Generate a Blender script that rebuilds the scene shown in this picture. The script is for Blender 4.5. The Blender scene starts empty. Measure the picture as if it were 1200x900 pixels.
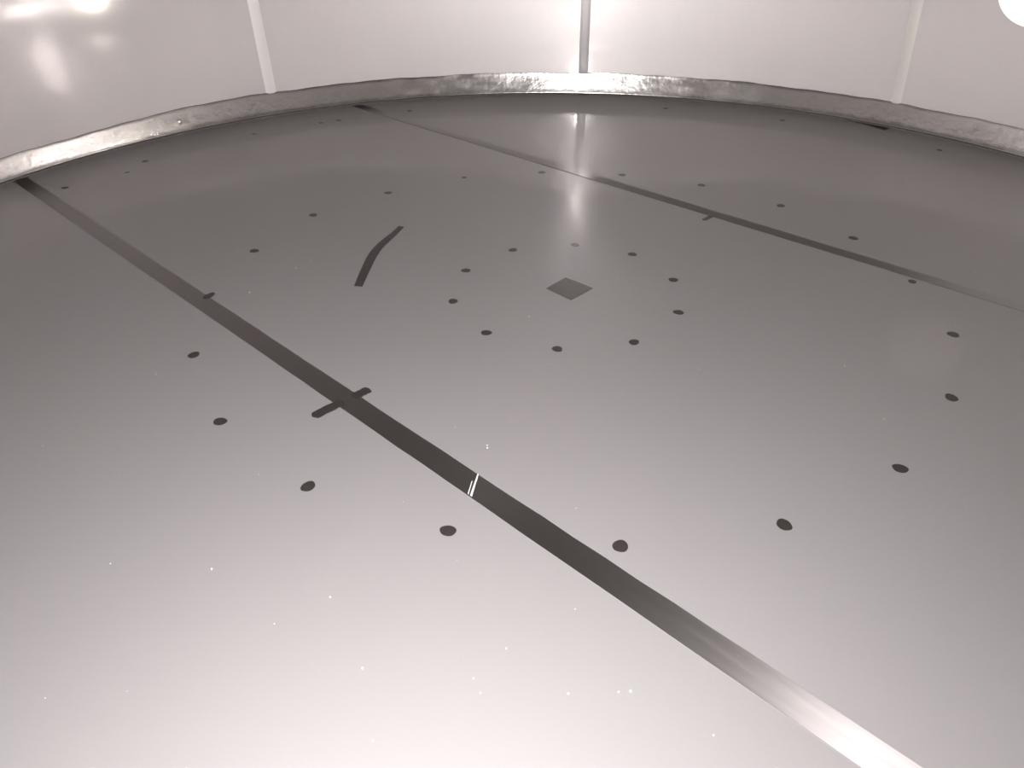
import bpy, bmesh, math, random
from mathutils import Vector, Matrix
random.seed(7)
sc = bpy.context.scene
COL = sc.collection
rad = math.radians

# ------------------------------------------------------------------ camera
# the phone is held one metre above the tank floor, close to the near wall
PIT, ROLL = 0.59203, -0.00775
fw = Vector((0, math.cos(PIT), -math.sin(PIT)))
rt = Vector((1, 0, 0)); up = rt.cross(fw)
c_, s_ = math.cos(ROLL), math.sin(ROLL)
rt2 = c_ * rt + s_ * up; up2 = -s_ * rt + c_ * up
cam_d = bpy.data.cameras.new('camera')
cam_d.sensor_width = 36.0; cam_d.lens = 912.25 / 1200 * 36; cam_d.clip_start = 0.02
cam = bpy.data.objects.new('camera', cam_d); COL.objects.link(cam)
m = Matrix((rt2, up2, -fw)).transposed().to_4x4(); m.translation = (0, 0, 1.0)
cam.matrix_world = m
sc.camera = cam

# ------------------------------------------------------------------ light and exposure
sc.view_settings.view_transform = 'Standard'
sc.view_settings.look = 'None'
sc.view_settings.gamma = 1.0
sc.view_settings.use_curve_mapping = False
sc.view_settings.exposure = 0.0
W = bpy.data.worlds.new('world'); sc.world = W; W.use_nodes = True
W.node_tree.nodes['Background'].inputs[0].default_value = (0.02, 0.02, 0.02, 1)
W.node_tree.nodes['Background'].inputs[1].default_value = 1.0

def light(name, kind, loc, energy, color=(1, 1, 1), **kw):
    d = bpy.data.lights.new(name, kind); d.energy = energy; d.color = color
    for k, v in kw.items(): setattr(d, k, v)
    o = bpy.data.objects.new(name, d); COL.objects.link(o); o.location = loc
    return o
# light beside the camera, its tall bar shape invented for the floor arc, facing the far wall
key = light('camera_side_light', 'AREA', (-0.16, 0.04, 0.99), 78.0, (1.0, 0.978, 0.978), shape='RECTANGLE', size=0.022, size_y=0.5)
key.rotation_euler = (rad(65), 0, rad(-7))

# second work light lying on the floor outside the picture on the right, turned to the left wall
side = light('floor_work_light', 'SPOT', (1.80, 2.45, 0.14), 4.2, (1.0, 0.93, 0.82), spot_size=rad(30), spot_blend=0.8, shadow_soft_size=0.03)
side.rotation_euler = (Vector((-1.80, 3.12, 0.25)) - Vector((1.80, 2.45, 0.14))).to_track_quat('-Z', 'Y').to_euler()

LAMP_R, LAMP_E = 0.138, 1.0     # the globe work lamp: its radius and glow

cy = sc.cycles
cy.use_denoising = True
cy.max_bounces = 8; cy.diffuse_bounces = 4; cy.glossy_bounces = 6
cy.caustics_reflective = True
cy.blur_glossy = 0.0
cy.sample_clamp_indirect = 0.0

# ------------------------------------------------------------------ sizes (metres)
CX, CY = 0.1547, 1.9607            # middle of the floor markings
WX, WY, R = 0.1214, 1.9146, 2.262  # axis and radius of the round wall
H_BAND, H_TOP = 0.102, 2.6
TILT = 45                          # the sheet seams run at 45 degrees to the view

# ------------------------------------------------------------------ helpers
def tag(o, label=None, cat=None, group=None, kind=None):
    if label: o['label'] = label
    if cat: o['category'] = cat
    if group: o['group'] = group
    if kind: o['kind'] = kind
    return o
def obj(name, bm, mat, parent=None, smooth=False):
    me = bpy.data.meshes.new(name); bm.to_mesh(me); bm.free()
    if smooth:
        for f in me.polygons: f.use_smooth = True
    if mat: me.materials.append(mat)
    o = bpy.data.objects.new(name, me); COL.objects.link(o)
    if parent: o.parent = parent
    return o
def metal(name, color, rough, rough_var=0.03, metallic=1.0, aniso=0.0, tangent=None, bump=0.0, bscale=30,
          noise_scale=(3, 3, 3), col_var=0.04, spec_mix=None, aniso_rot=0.0, graze=0.0, coord='Object'):
    mt = bpy.data.materials.new(name); mt.use_nodes = True
    nt = mt.node_tree; N = nt.nodes; L = nt.links
    b = N['Principled BSDF']; b.inputs['Metallic'].default_value = metallic
    tc = N.new('ShaderNodeTexCoord'); mp = N.new('ShaderNodeMapping'); mp.inputs['Scale'].default_value = noise_scale
    L.new(tc.outputs[coord], mp.inputs['Vector'])
    nz = N.new('ShaderNodeTexNoise'); nz.inputs['Scale'].default_value = 1.0; nz.inputs['Detail'].default_value = 4
    L.new(mp.outputs[0], nz.inputs['Vector'])
    mr = N.new('ShaderNodeMapRange'); mr.inputs['From Min'].default_value = .3; mr.inputs['From Max'].default_value = .7
    mr.inputs['To Min'].default_value = rough - rough_var; mr.inputs['To Max'].default_value = rough + rough_var
    L.new(nz.outputs['Fac'], mr.inputs['Value']); L.new(mr.outputs[0], b.inputs['Roughness'])
    mx = N.new('ShaderNodeMix'); mx.data_type = 'RGBA'
    mx.inputs[6].default_value = tuple(c * (1 - col_var) for c in color) + (1,)
    mx.inputs[7].default_value = tuple(min(1, c * (1 + col_var)) for c in color) + (1,)
    L.new(nz.outputs['Fac'], mx.inputs[0]); L.new(mx.outputs[2], b.inputs['Base Color'])
    if tangent:
        b.inputs['Anisotropic'].default_value = aniso
        b.inputs['Anisotropic Rotation'].default_value = aniso_rot
        tn = N.new('ShaderNodeTangent')
        if tangent == 'UV': tn.direction_type = 'UV_MAP'; tn.uv_map = 'uv'
        else: tn.direction_type = 'RADIAL'; tn.axis = tangent
        L.new(tn.outputs[0], b.inputs['Tangent'])
    if bump:
        n2 = N.new('ShaderNodeTexNoise'); n2.inputs['Scale'].default_value = bscale; n2.inputs['Detail'].default_value = 5
        L.new(tc.outputs['Object'], n2.inputs['Vector'])
        bp = N.new('ShaderNodeBump'); bp.inputs['Strength'].default_value = 1.0; bp.inputs['Distance'].default_value = bump
        L.new(n2.outputs['Fac'], bp.inputs['Height']); L.new(bp.outputs[0], b.inputs['Normal'])
    if spec_mix:   # part of the sheet's polish: (share, roughness) of a sharper lobe
        g = N.new('ShaderNodeBsdfPrincipled'); g.inputs['Metallic'].default_value = 1
        g.inputs['Roughness'].default_value = spec_mix[1]
        if len(spec_mix) > 2:     # brushed: the sharp lobe is drawn out along one direction
            g.inputs['Anisotropic'].default_value = spec_mix[2]; g.inputs['Anisotropic Rotation'].default_value = spec_mix[3]
            tg = N.new('ShaderNodeTangent'); tg.direction_type = 'RADIAL'; tg.axis = 'Z'; L.new(tg.outputs[0], g.inputs['Tangent'])
        L.new(mx.outputs[2], g.inputs['Base Color'])
        ms = N.new('ShaderNodeMixShader'); ms.inputs[0].default_value = spec_mix[0]
        if graze:                 # polish shows more at a grazing angle
            lw = N.new('ShaderNodeLayerWeight'); lw.inputs['Blend'].default_value = .5
            pw = N.new('ShaderNodeMath'); pw.operation = 'POWER'; pw.inputs[1].default_value = 4
            ma = N.new('ShaderNodeMath'); ma.operation = 'MULTIPLY_ADD'; ma.inputs[1].default_value = graze; ma.inputs[2].default_value = spec_mix[0]
            L.new(lw.outputs['Facing'], pw.inputs[0]); L.new(pw.outputs[0], ma.inputs[0]); L.new(ma.outputs[0], ms.inputs[0])
        L.new(b.outputs[0], ms.inputs[1]); L.new(g.outputs[0], ms.inputs[2])
        L.new(ms.outputs[0], N['Material Output'].inputs['Surface'])
    return mt

STEEL = (0.62, 0.585, 0.58)
M_floor = metal('floor_steel', (0.285, 0.267, 0.268), 0.6, 0.015, metallic=0.35, noise_scale=(1.3, 1.3, 1), col_var=0.02, spec_mix=(0.02, 0.09), graze=.24)
M_wall = metal('wall_steel', (0.80, 0.765, 0.75), 0.5, 0.02, metallic=0.6, noise_scale=(5, 5, .3), col_var=0.02, spec_mix=(0.25, 0.085))
M_band = metal('band_steel', (0.33, 0.316, 0.306), 0.18, 0.05, noise_scale=(9, 9, 30), col_var=0.08, bump=0.0008, bscale=38)
M_seam = metal('seam_steel', (0.28, 0.26, 0.256), 0.47, 0.022, aniso=0.88, tangent='UV', noise_scale=(60, 4, 1), col_var=0.05, coord='UV')
M_seam2 = metal('far_seam_steel', (0.26, 0.243, 0.24), 0.45, 0.02, aniso=0.9, tangent='UV', noise_scale=(6, 6, 6), col_var=0.05)
M_wseam = metal('bright_reflection_seam', (0.85, 0.82, 0.81), 0.5, 0.05, metallic=0.5, noise_scale=(30, 30, 1.5), col_var=0.06)  # weld steel coloured pale in place of the bright reflection it carries
M_spot = metal('spot_steel', (0.06, 0.05, 0.048), 0.45, 0.05, metallic=.6, noise_scale=(80, 80, 80), col_var=0.15)
M_mark = metal('mark_steel', (0.055, 0.046, 0.044), 0.42, 0.05, metallic=.6, noise_scale=(60, 60, 60), col_var=0.2)
M_patch = metal('patch_steel', (0.092, 0.085, 0.08), 0.55, 0.04, metallic=.4, noise_scale=(40, 40, 40), col_var=0.12)
M_dark = metal('dark_steel', (0.14, 0.13, 0.12), 0.4, 0.05, noise_scale=(40, 40, 40), col_var=0.3)
M_line = metal('bright_steel', (0.6, 0.585, 0.57), 0.6, 0.02, metallic=0.2)
M_wseam3 = metal('faint_wall_seam_steel', (0.71, 0.685, 0.645), 0.5, 0.04, metallic=0.6, noise_scale=(18, 18, 3), col_var=0.06)
M_wseam2 = metal('dark_reflection_seam', (0.34, 0.325, 0.325), 0.3, 0.03, noise_scale=(14, 14, 2), col_var=0.04)  # same weld steel, its reflection of the dark lid put into the colour
M_chrome = metal('bead_steel', (0.95, 0.93, 0.9), 0.35, 0.02)
M_grit = metal('grit_white', (0.95, 0.93, 0.9), 0.5, 0.02, metallic=0.0)
M_black = metal('black_plastic', (0.03, 0.03, 0.03), 0.5, 0.02, metallic=0.0)
M_globe = bpy.data.materials.new('globe_glass'); M_globe.use_nodes = True
_b = M_globe.node_tree.nodes['Principled BSDF']; _b.inputs['Base Color'].default_value = (1, 1, 1, 1)
_b.inputs['Emission Color'].default_value = (1.0, .93, .84, 1); _b.inputs['Emission Strength'].default_value = LAMP_E
M_lid = metal('lid_steel', (0.3, 0.29, 0.285), 0.8, 0.03, metallic=0.2)

# ------------------------------------------------------------------ structure
def ring_strip(profile, mat, name, n=360, a0=0, a1=360, smooth=True):
    """surface of revolution about the tank axis; profile = [(radius, z)] or a function of the angle"""
    bm = bmesh.new(); rows = []
    full = abs(a1 - a0) >= 360
    for i in range(n if full else n + 1):
        a = rad(a0 + (a1 - a0) * i / n)
        pr = profile(a) if callable(profile) else profile
        rows.append([bm.verts.new((WX + r * math.cos(a), WY + r * math.sin(a), z)) for r, z in pr])
    for i in range(n):
        A = rows[i]; B = rows[(i + 1) % len(rows)]
        for j in range(len(A) - 1): bm.faces.new((A[j], B[j], B[j + 1], A[j + 1]))
    return obj(name, bm, mat, smooth=smooth)
# floor plate
bm = bmesh.new()
vs = [bm.verts.new((WX + (R + .03) * math.cos(rad(a)), WY + (R + .03) * math.sin(rad(a)), 0)) for a in range(0, 360, 2)]
bm.faces.new(vs)
res = bmesh.ops.extrude_face_region(bm, geom=bm.faces[:])
for v in [g for g in res['geom'] if isinstance(g, bmesh.types.BMVert)]: v.co.z = -0.02
bmesh.ops.recalc_face_normals(bm, faces=bm.faces[:])
tag(obj('floor', bm, M_floor), kind='structure')
# round shell
tag(ring_strip([(R, 0.0), (R, 1.0), (R, H_TOP), (R + .02, H_TOP), (R + .02, 0)], M_wall, 'wall_round', smooth=False), kind='structure')
w = bpy.data.objects['wall_round']
for f in w.data.polygons:
    f.use_smooth = abs(f.normal.z) < .1
# lid
bm = bmesh.new()
vs = [bm.verts.new((WX + (R + .02) * math.cos(rad(a)), WY + (R + .02) * math.sin(rad(a)), H_TOP)) for a in range(0, 360, 2)]
bm.faces.new(vs)
res = bmesh.ops.extrude_face_region(bm, geom=bm.faces[:])
for v in [g for g in res['geom'] if isinstance(g, bmesh.types.BMVert)]: v.co.z += 0.02
bmesh.ops.recalc_face_normals(bm, faces=bm.faces[:])
tag(obj('ceiling', bm, M_lid), kind='structure')
# ground band where the wall meets the floor, with a hand-ground wavy upper edge
def band_profile(a):
    h = H_BAND + .0015 * math.sin(a * 23 + 1) + .0012 * math.sin(a * 41) + .0008 * math.sin(a * 97 + 2)
    deg = math.degrees(a) % 360
    if 135 < deg < 180: h -= .016 * min(1, (deg - 135) / 8)
    r0 = R - .024
    pr = [(r0, 0.0)]; r_, z_ = r0, 0.0
    for t in (60, 48, 32, 14, 5, 4):        # small hollow at the foot
        t = rad(t); dz = .0024; z_ += dz; r_ += dz * math.tan(t); pr.append((r_, z_))
    tt = (R - .0008 - r_) / (h - .001 - z_)
    for k in range(1, 7): pr.append((r_ + tt * (h - .001 - z_) * k / 6, z_ + (h - .001 - z_) * k / 6))
    pr += [(R - .0002, h + .0004)]
    return pr
tag(ring_strip(band_profile, M_band, 'baseboard_round', n=720), kind='structure')

# ------------------------------------------------------------------ floor markings
def flat(name, pts, mat, z0=0.0002, th=0.0008, parent=None, uvdir=None, inset=0.0006):
    """a thin raised plate of metal from an outline on the floor; origin at its middle"""
    cx = sum(p[0] for p in pts) / len(pts); cy2 = sum(p[1] for p in pts) / len(pts)
    bm = bmesh.new()
    lo = [bm.verts.new((x - cx, y - cy2, 0)) for x, y in pts]
    hi = []
    for x, y in pts:
        v = Vector((x - cx, y - cy2)); l = v.length
        hi.append(bm.verts.new((*(v * (1 - inset / max(l, 1e-4))), th)))
    bm.faces.new(hi)
    n = len(pts)
    for i in range(n): bm.faces.new((lo[i], lo[(i + 1) % n], hi[(i + 1) % n], hi[i]))
    bmesh.ops.recalc_face_normals(bm, faces=bm.faces[:])
    if uvdir:
        uvl = bm.loops.layers.uv.new('uv')
        for f in bm.faces:
            for lp in f.loops:
                p = lp.vert.co
                lp[uvl].uv = (p.x * uvdir[0] + p.y * uvdir[1], -p.x * uvdir[1] + p.y * uvdir[0])
    o = obj(name, bm, mat, parent)
    o.location = (cx, cy2, z0)
    if parent: o.location = Vector((cx, cy2, z0)) - parent.location
    return o
q = math.sqrt(.5)
D = Vector((q, -q)); Nn = Vector((q, q)); C2 = Vector((CX, CY))
def on(s, t):            # s along the seam direction, t across (from the middle of the floor)
    p = C2 + D * s + Nn * t; return (p.x, p.y)
def chord(t):            # where a seam at offset t meets the band
    w = Vector((WX, WY)) - C2
    ws, wt = w.dot(D), w.dot(Nn); h = math.sqrt((R - .026) ** 2 - (t - wt) ** 2)
    return ws - h, ws + h
def seam(ta, tb, w0, w1, label, mat):
    s0, s1 = chord((ta + tb) / 2); n = 60; A = []; B = []
    rnd = random.Random(int(ta * 100))
    for i in range(n + 1):
        s = s0 + (s1 - s0) * i / n; wd = (w0 + (w1 - w0) * i / n) / 2; t = ta + (tb - ta) * i / n
        A.append(on(s, t - wd + rnd.uniform(-.0008, .0008))); B.append(on(s, t + wd + rnd.uniform(-.0008, .0008)))
    o = flat('weld_seam', A + B[::-1], mat, z0=.0006, th=.0006, uvdir=(Nn.x, Nn.y), inset=0)
    return tag(o, label, 'weld seam', 'ground weld seams on the floor')
seam1 = seam(-.760, -.735, .052, .058, 'wide dark ground weld strip crossing the left side of the floor to the bottom right', M_seam)
seam2 = seam(.772, .762, .05, .044, 'faint narrow weld strip running across the far side of the floor to the right edge', M_seam2)
# two bright scribed lines across the near strip
for s0_, s1_, w_, lab in ((.402, .439, .0028, 'bright scribed line across the dark strip'), (.409, .431, .0014, 'shorter faint scribed line')):
    t1 = -.7165 if w_ > .002 else -.739
    P = [on(s1_ - w_, -.770), on(s1_ + w_, -.770), on(s0_ + w_ * .6, t1), on(s0_ - w_ * .6, t1)]
    o = flat('scribed_line', P, None, z0=.0013, th=.0006, parent=seam1, uvdir=(1, 0)); o['label'] = lab
    o.data.materials.append(M_line)

def blob(name, x, y, rx, ry, rot, mat, seed, z0=.0004, th=.0003, n=24, rough=.045):
    rnd = random.Random(seed); P = []
    k1, k2, k3 = rnd.uniform(0, 6), rnd.uniform(0, 6), rnd.uniform(0, 6)
    for i in range(n):
        a = 2 * math.pi * i / n
        w_ = 1 + rough * math.sin(2 * a + k1) + rough * .8 * math.sin(3 * a + k2) + rough * .4 * math.sin(5 * a + k3)
        u, v = rx * w_ * math.cos(a), ry * w_ * math.sin(a)
        P.append((CX + x + u * math.cos(rot) - v * math.sin(rot), CY + y + u * math.sin(rot) + v * math.cos(rot)))
    return flat(name, P, mat, z0=z0, th=th)
INNER = [(-0.3141, -0.0656), (-0.2877, 0.1264), (-0.1489, 0.2689), (0.0463, 0.3038), (0.2156, 0.2307), (0.3096, 0.0542), (0.2893, -0.1383), (0.1507, -0.2909), (-0.0426, -0.3208), (-0.2191, -0.2387)]
L_INNER = ['directly left of the square patch', 'upper left of the square patch', 'behind and a little left of the square patch',
  'straight behind the square patch, farthest in its ring', 'behind and right of the square patch', 'right of the square patch, farther of the two there',
  'right of the square patch, nearer of the two there', 'in front and right of the square patch', 'straight in front of the square patch, nearest in its ring',
  'in front and left of the square patch']
MID = [(-0.9337, -0.3356), (-0.7847, -0.6101), (-0.5499, -0.8225), (-0.2719, -0.9454), (0.0333, -0.9864), (0.3355, -0.9368), (0.6097, -0.7830), (0.8247, -0.5419), (0.9598, -0.2654), (0.9844, 0.0317), (0.9306, 0.3399), (0.7829, 0.6223), (0.5509, 0.8329), (0.2722, 0.9522), (-0.0331, 0.9888), (-0.3305, 0.9371), (-0.5993, 0.7780), (-0.8290, 0.5692), (-0.9511, 0.2775), (-0.9954, -0.0240)]
L_MID = ['farthest back of the four left of the dark strip', 'left of the dark strip, second farthest back on that side',
  'left of the dark strip, below the short dark bar', 'left of the dark strip, nearest to the camera on that side',
  'just right of the dark strip, nearest to the camera of all', 'large oval, right of centre, next right from the nearest spot',
  'lowest of three up the right side of the picture', 'midway up the right side below the faint far strip',
  'faint, near the right edge just below the far strip', 'touching the near edge of the far strip at right',
  'just beyond the far strip at right', 'beyond the far strip, between its stub and the right wall', 'beyond the far strip, just past its small stub',
  'beyond the far strip, nearly below the centre wall seam', 'small, just in front of the far strip at centre', 'very faint, between far strip and ring, left of centre',
  'faint, straight behind the curved dark bar', 'left of the curved dark bar and farther back', 'alone between the dark strip and the curved bar', 'half merged into the right edge of the dark strip']
OUTER = [(-1.8132, 0.8583), (-1.6496, 1.0264), (-1.6318, 1.1610), (-1.2900, 1.5308), (-1.0282, 1.6996), (-0.9528, 1.7401), (-0.6388, 1.8950), (0.5987, 1.9054), (1.0992, 1.6828), (1.6109, 1.2249)]
L_OUTER = ['beside the far end of the dark strip', 'tiny, between the strip end and the bright part of the band', 'just in front of the bright part of the band',
  'very faint, in front of the left wall seam', 'faint, left of its darker twin near the band', 'dark, near the band between left and centre wall seams',
  'by the far end of the faint far strip', 'right of the bright glare below the centre wall seam', 'faint, near the band left of the right wall seam', 'faint, near the band right of the right wall seam']
sizes_mid = {9: (.013, .011), 15: (.010, .010), 16: (.015, .013), 19: (.021, .012), 13: (.015, .014)}
k = 0
for pts, labs, grp, r0, where in ((INNER, L_INNER, 'ground spots in the inner ring', .0142, 'inner ring'), (MID, L_MID, 'ground spots in the middle ring', .0150, 'middle ring'),
                           (OUTER, L_OUTER, 'ground spots near the band', .0135, 'outer ring')):
    for i, ((x, y), lab) in enumerate(zip(pts, labs)):
        k += 1
        rx, ry = (r0, r0 * .93)
        if where == 'middle ring' and i in sizes_mid: rx, ry = sizes_mid[i]
        if where == 'outer ring' and i in (1, 3, 4): rx, ry = .011, .009
        o = blob('ground_spot', x, y, rx, ry, k * 1.3, M_spot, k, z0=.0013 if (where == 'middle ring' and i == 19) else .0004)
        tag(o, 'dark ' + where + ' spot, ' + lab, 'spot', grp)

# square ground patch in the middle
a_ = [(-.057, .006), (-.03, .038), (.002, .074), (.038, .042), (.075, .005), (.042, -.031), (.008, -.066), (-.024, -.03)]
o = flat('square_patch', [(CX + x, CY + y) for x, y in a_], M_patch, z0=.0004, uvdir=(1, 0))
tag(o, 'dark square ground patch in the middle of the ring of spots', 'patch')

# short bar crossing the near strip, and the stub at the far strip
def bar(name, r_a, r_b, az, w_, mat, z0, seed, curve=0):
    rnd = random.Random(seed); u = Vector((math.cos(rad(az)), math.sin(rad(az)))); v = Vector((-u.y, u.x)); P = []
    n = 14
    for side in (-1, 1):
        rng = range(n + 1) if side < 0 else range(n, -1, -1)
        for i in rng:
            t = i / n; e = min(1, math.sqrt(max(0, 1 - (2 * t - 1) ** 6)) + .18)
            p = C2 + u * (r_a + (r_b - r_a) * t) + v * side * w_ / 2 * e * (1 + rnd.uniform(-.08, .08))
            P.append((p.x, p.y))
    return flat(name, P, mat, z0=z0)
o = bar('grinding_bar', .686, .733, -134.4, .027, M_mark, .0009, 3)
o2 = bar('grinding_bar', .757, .838, -134.6, .027, M_mark, .0013, 4)
tag(o, 'short dark bar on the right edge of the wide dark strip', 'mark')
tag(o2, 'short dark bar with rounded end on the left edge of the wide dark strip', 'mark')
o = bar('grinding_bar', .695, .76, 45.5, .017, M_spot, .0003, 5)
tag(o, 'small dark stub at the near edge of the faint far strip', 'mark')
# long curved bar
L_ = [(CX + x, CY + y) for x, y in [(-0.6009, 0.0307), (-0.598, 0.1521), (-0.5906, 0.2565), (-0.5702, 0.3386), (-0.5426, 0.4095), (-0.5244, 0.4678)]]
R_ = [(CX + x, CY + y) for x, y in [(-0.5765, 0.0263), (-0.5713, 0.1256), (-0.5636, 0.2327), (-0.5528, 0.2989), (-0.5327, 0.363), (-0.5063, 0.4566)]]
def smooth_line(P):
    out = []
    for i in range(len(P) - 1):
        p0, p1, p2, p3 = P[max(0, i - 1)], P[i], P[i + 1], P[min(len(P) - 1, i + 2)]
        for k in range(5):
            u = k / 5
            out.append(tuple(.5 * (2 * b + (c - a) * u + (2 * a - 5 * b + 4 * c - d) * u * u + (3 * b - a - 3 * c + d) * u ** 3) for a, b, c, d in zip(p0, p1, p2, p3)))
    return out + [P[-1]]
L_, R_ = smooth_line(L_), smooth_line(R_)
o = flat('curved_bar', L_ + R_[::-1], M_mark, z0=.0003)
tag(o, 'long dark slightly curved bar ground into the floor, left of the ring of spots', 'mark')
# dark gap at the foot of the band
P = []
for i in range(13):
    a = rad(50.8 - 5.4 * i / 12); P.append((WX + (R - .0245) * math.cos(a), WY + (R - .0245) * math.sin(a)))
for i in range(12, -1, -1):
    a = rad(50.8 - 5.4 * i / 12); rr = R - .0245 - .003 - .05 * (i / 12) ** 1.3; P.append((WX + rr * math.cos(a), WY + rr * math.sin(a)))
o = flat('foot_patch', P, M_dark, z0=.0003)
tag(o, 'dark wedge-shaped patch at the foot of the band by the right wall seam', 'patch')

# ------------------------------------------------------------------ wall seams
def wall_seam(az, wdt, lean, label, z1=H_TOP - .02, mat=None):
    bm = bmesh.new(); rows = []; n = 26
    for j in range(n + 1):
        z = H_BAND - .004 + (z1 - H_BAND) * j / n; row = []
        for i in range(5):
            a = rad(az) + (i / 4 - .5) * wdt / R + lean * (z - .1) / R
            rr = R - (.0012 if 0 < i < 4 else .0002)
            row.append(bm.verts.new((WX + rr * math.cos(a) , WY + rr * math.sin(a), z)))
        rows.append(row)
    for j in range(n):
        for i in range(4): bm.faces.new((rows[j][i], rows[j + 1][i], rows[j + 1][i + 1], rows[j][i + 1]))
    o = obj('wall_weld_seam', bm, mat or M_wseam, smooth=True)
    return tag(o, label, 'weld seam', 'upright weld seams of the wall')
wall_seam(83.6, .047, -.0, 'dark upright weld strip on the wall above the bright glare, centre of the picture', mat=M_wseam2)
wall_seam(123.3, .050, .03, 'pale upright weld strip on the left part of the wall')
wall_seam(45.7, .045, .04, 'faint blurry upright weld strip on the right part of the wall', mat=M_wseam3)
# small polished bead on the band
bm = bmesh.new(); bmesh.ops.create_icosphere(bm, subdivisions=3, radius=.009)
for v in bm.verts: v.co.z *= 1.25
o = obj('weld_bead', bm, M_chrome, smooth=True)
a = rad(134.7); o.location = (WX + (R - .007) * math.cos(a), WY + (R - .007) * math.sin(a), .047)
tag(o, 'small shiny bead on the band left of the left wall seam', 'bead')

# ------------------------------------------------------------------ globe work lamp at the right wall
lampe = bpy.data.objects.new('globe_lamp', None); COL.objects.link(lampe)
LX, LY, LZ = 1.706, 2.745, .675
lampe.location = (LX, LY, LZ)
tag(lampe, 'round white glowing work lamp hanging at the top right corner', 'lamp')
bm = bmesh.new(); bmesh.ops.create_uvsphere(bm, u_segments=48, v_segments=32, radius=LAMP_R)
obj('globe', bm, M_globe, lampe, smooth=True)
bm = bmesh.new(); bmesh.ops.create_cone(bm, segments=32, radius1=.05, radius2=.03, depth=.09, cap_ends=True, matrix=Matrix.Translation((0, 0, LAMP_R + .035)))
obj('lamp_holder', bm, M_black, lampe)
bm = bmesh.new(); hh = H_TOP - LZ - LAMP_R - .07
bmesh.ops.create_cone(bm, segments=12, radius1=.005, radius2=.005, depth=hh, cap_ends=True, matrix=Matrix.Translation((0, 0, LAMP_R + .07 + hh / 2)))
obj('cord', bm, M_black, lampe)

# ------------------------------------------------------------------ loose grit
bm = bmesh.new(); rnd = random.Random(21)
GR = [(-0.6696, -1.0327), (-0.2147, -1.2505), (-0.2039, -1.2747), (0.1184, -1.3436), (-0.2065, -0.7084), (-0.2067, -0.6999), (-0.7932, 0.1527), (-0.1083, -0.1553), (-0.3812, -1.2315), (-0.0038, -1.2751), (0.0137, -1.2738), (-0.0768, -1.2772), (-0.1670, -1.1986), (-0.4553, -1.0960), (0.0663, -1.1325), (-0.3492, -1.3473)]
GR += [(rnd.uniform(-1.3, 1.2), rnd.uniform(-1.35, .6)) for _ in range(60)]
GR = [g for g in GR if abs((g[0] + g[1]) * q + .746) > .045]
for i, (x, y) in enumerate(GR):
    r_ = rnd.uniform(.0009, .0016) if i < 16 else rnd.uniform(.0004, .0009)
    g = bmesh.ops.create_icosphere(bm, subdivisions=1, radius=r_, matrix=Matrix.Translation((CX + x, CY + y, r_ * .5)))
    for v in g['verts']: v.co.xy += Vector((rnd.uniform(-1, 1), rnd.uniform(-1, 1))) * r_ * .3
tag(obj('grit', bm, M_grit), 'fine pale specks of grit scattered over the floor', 'grit', kind='stuff')
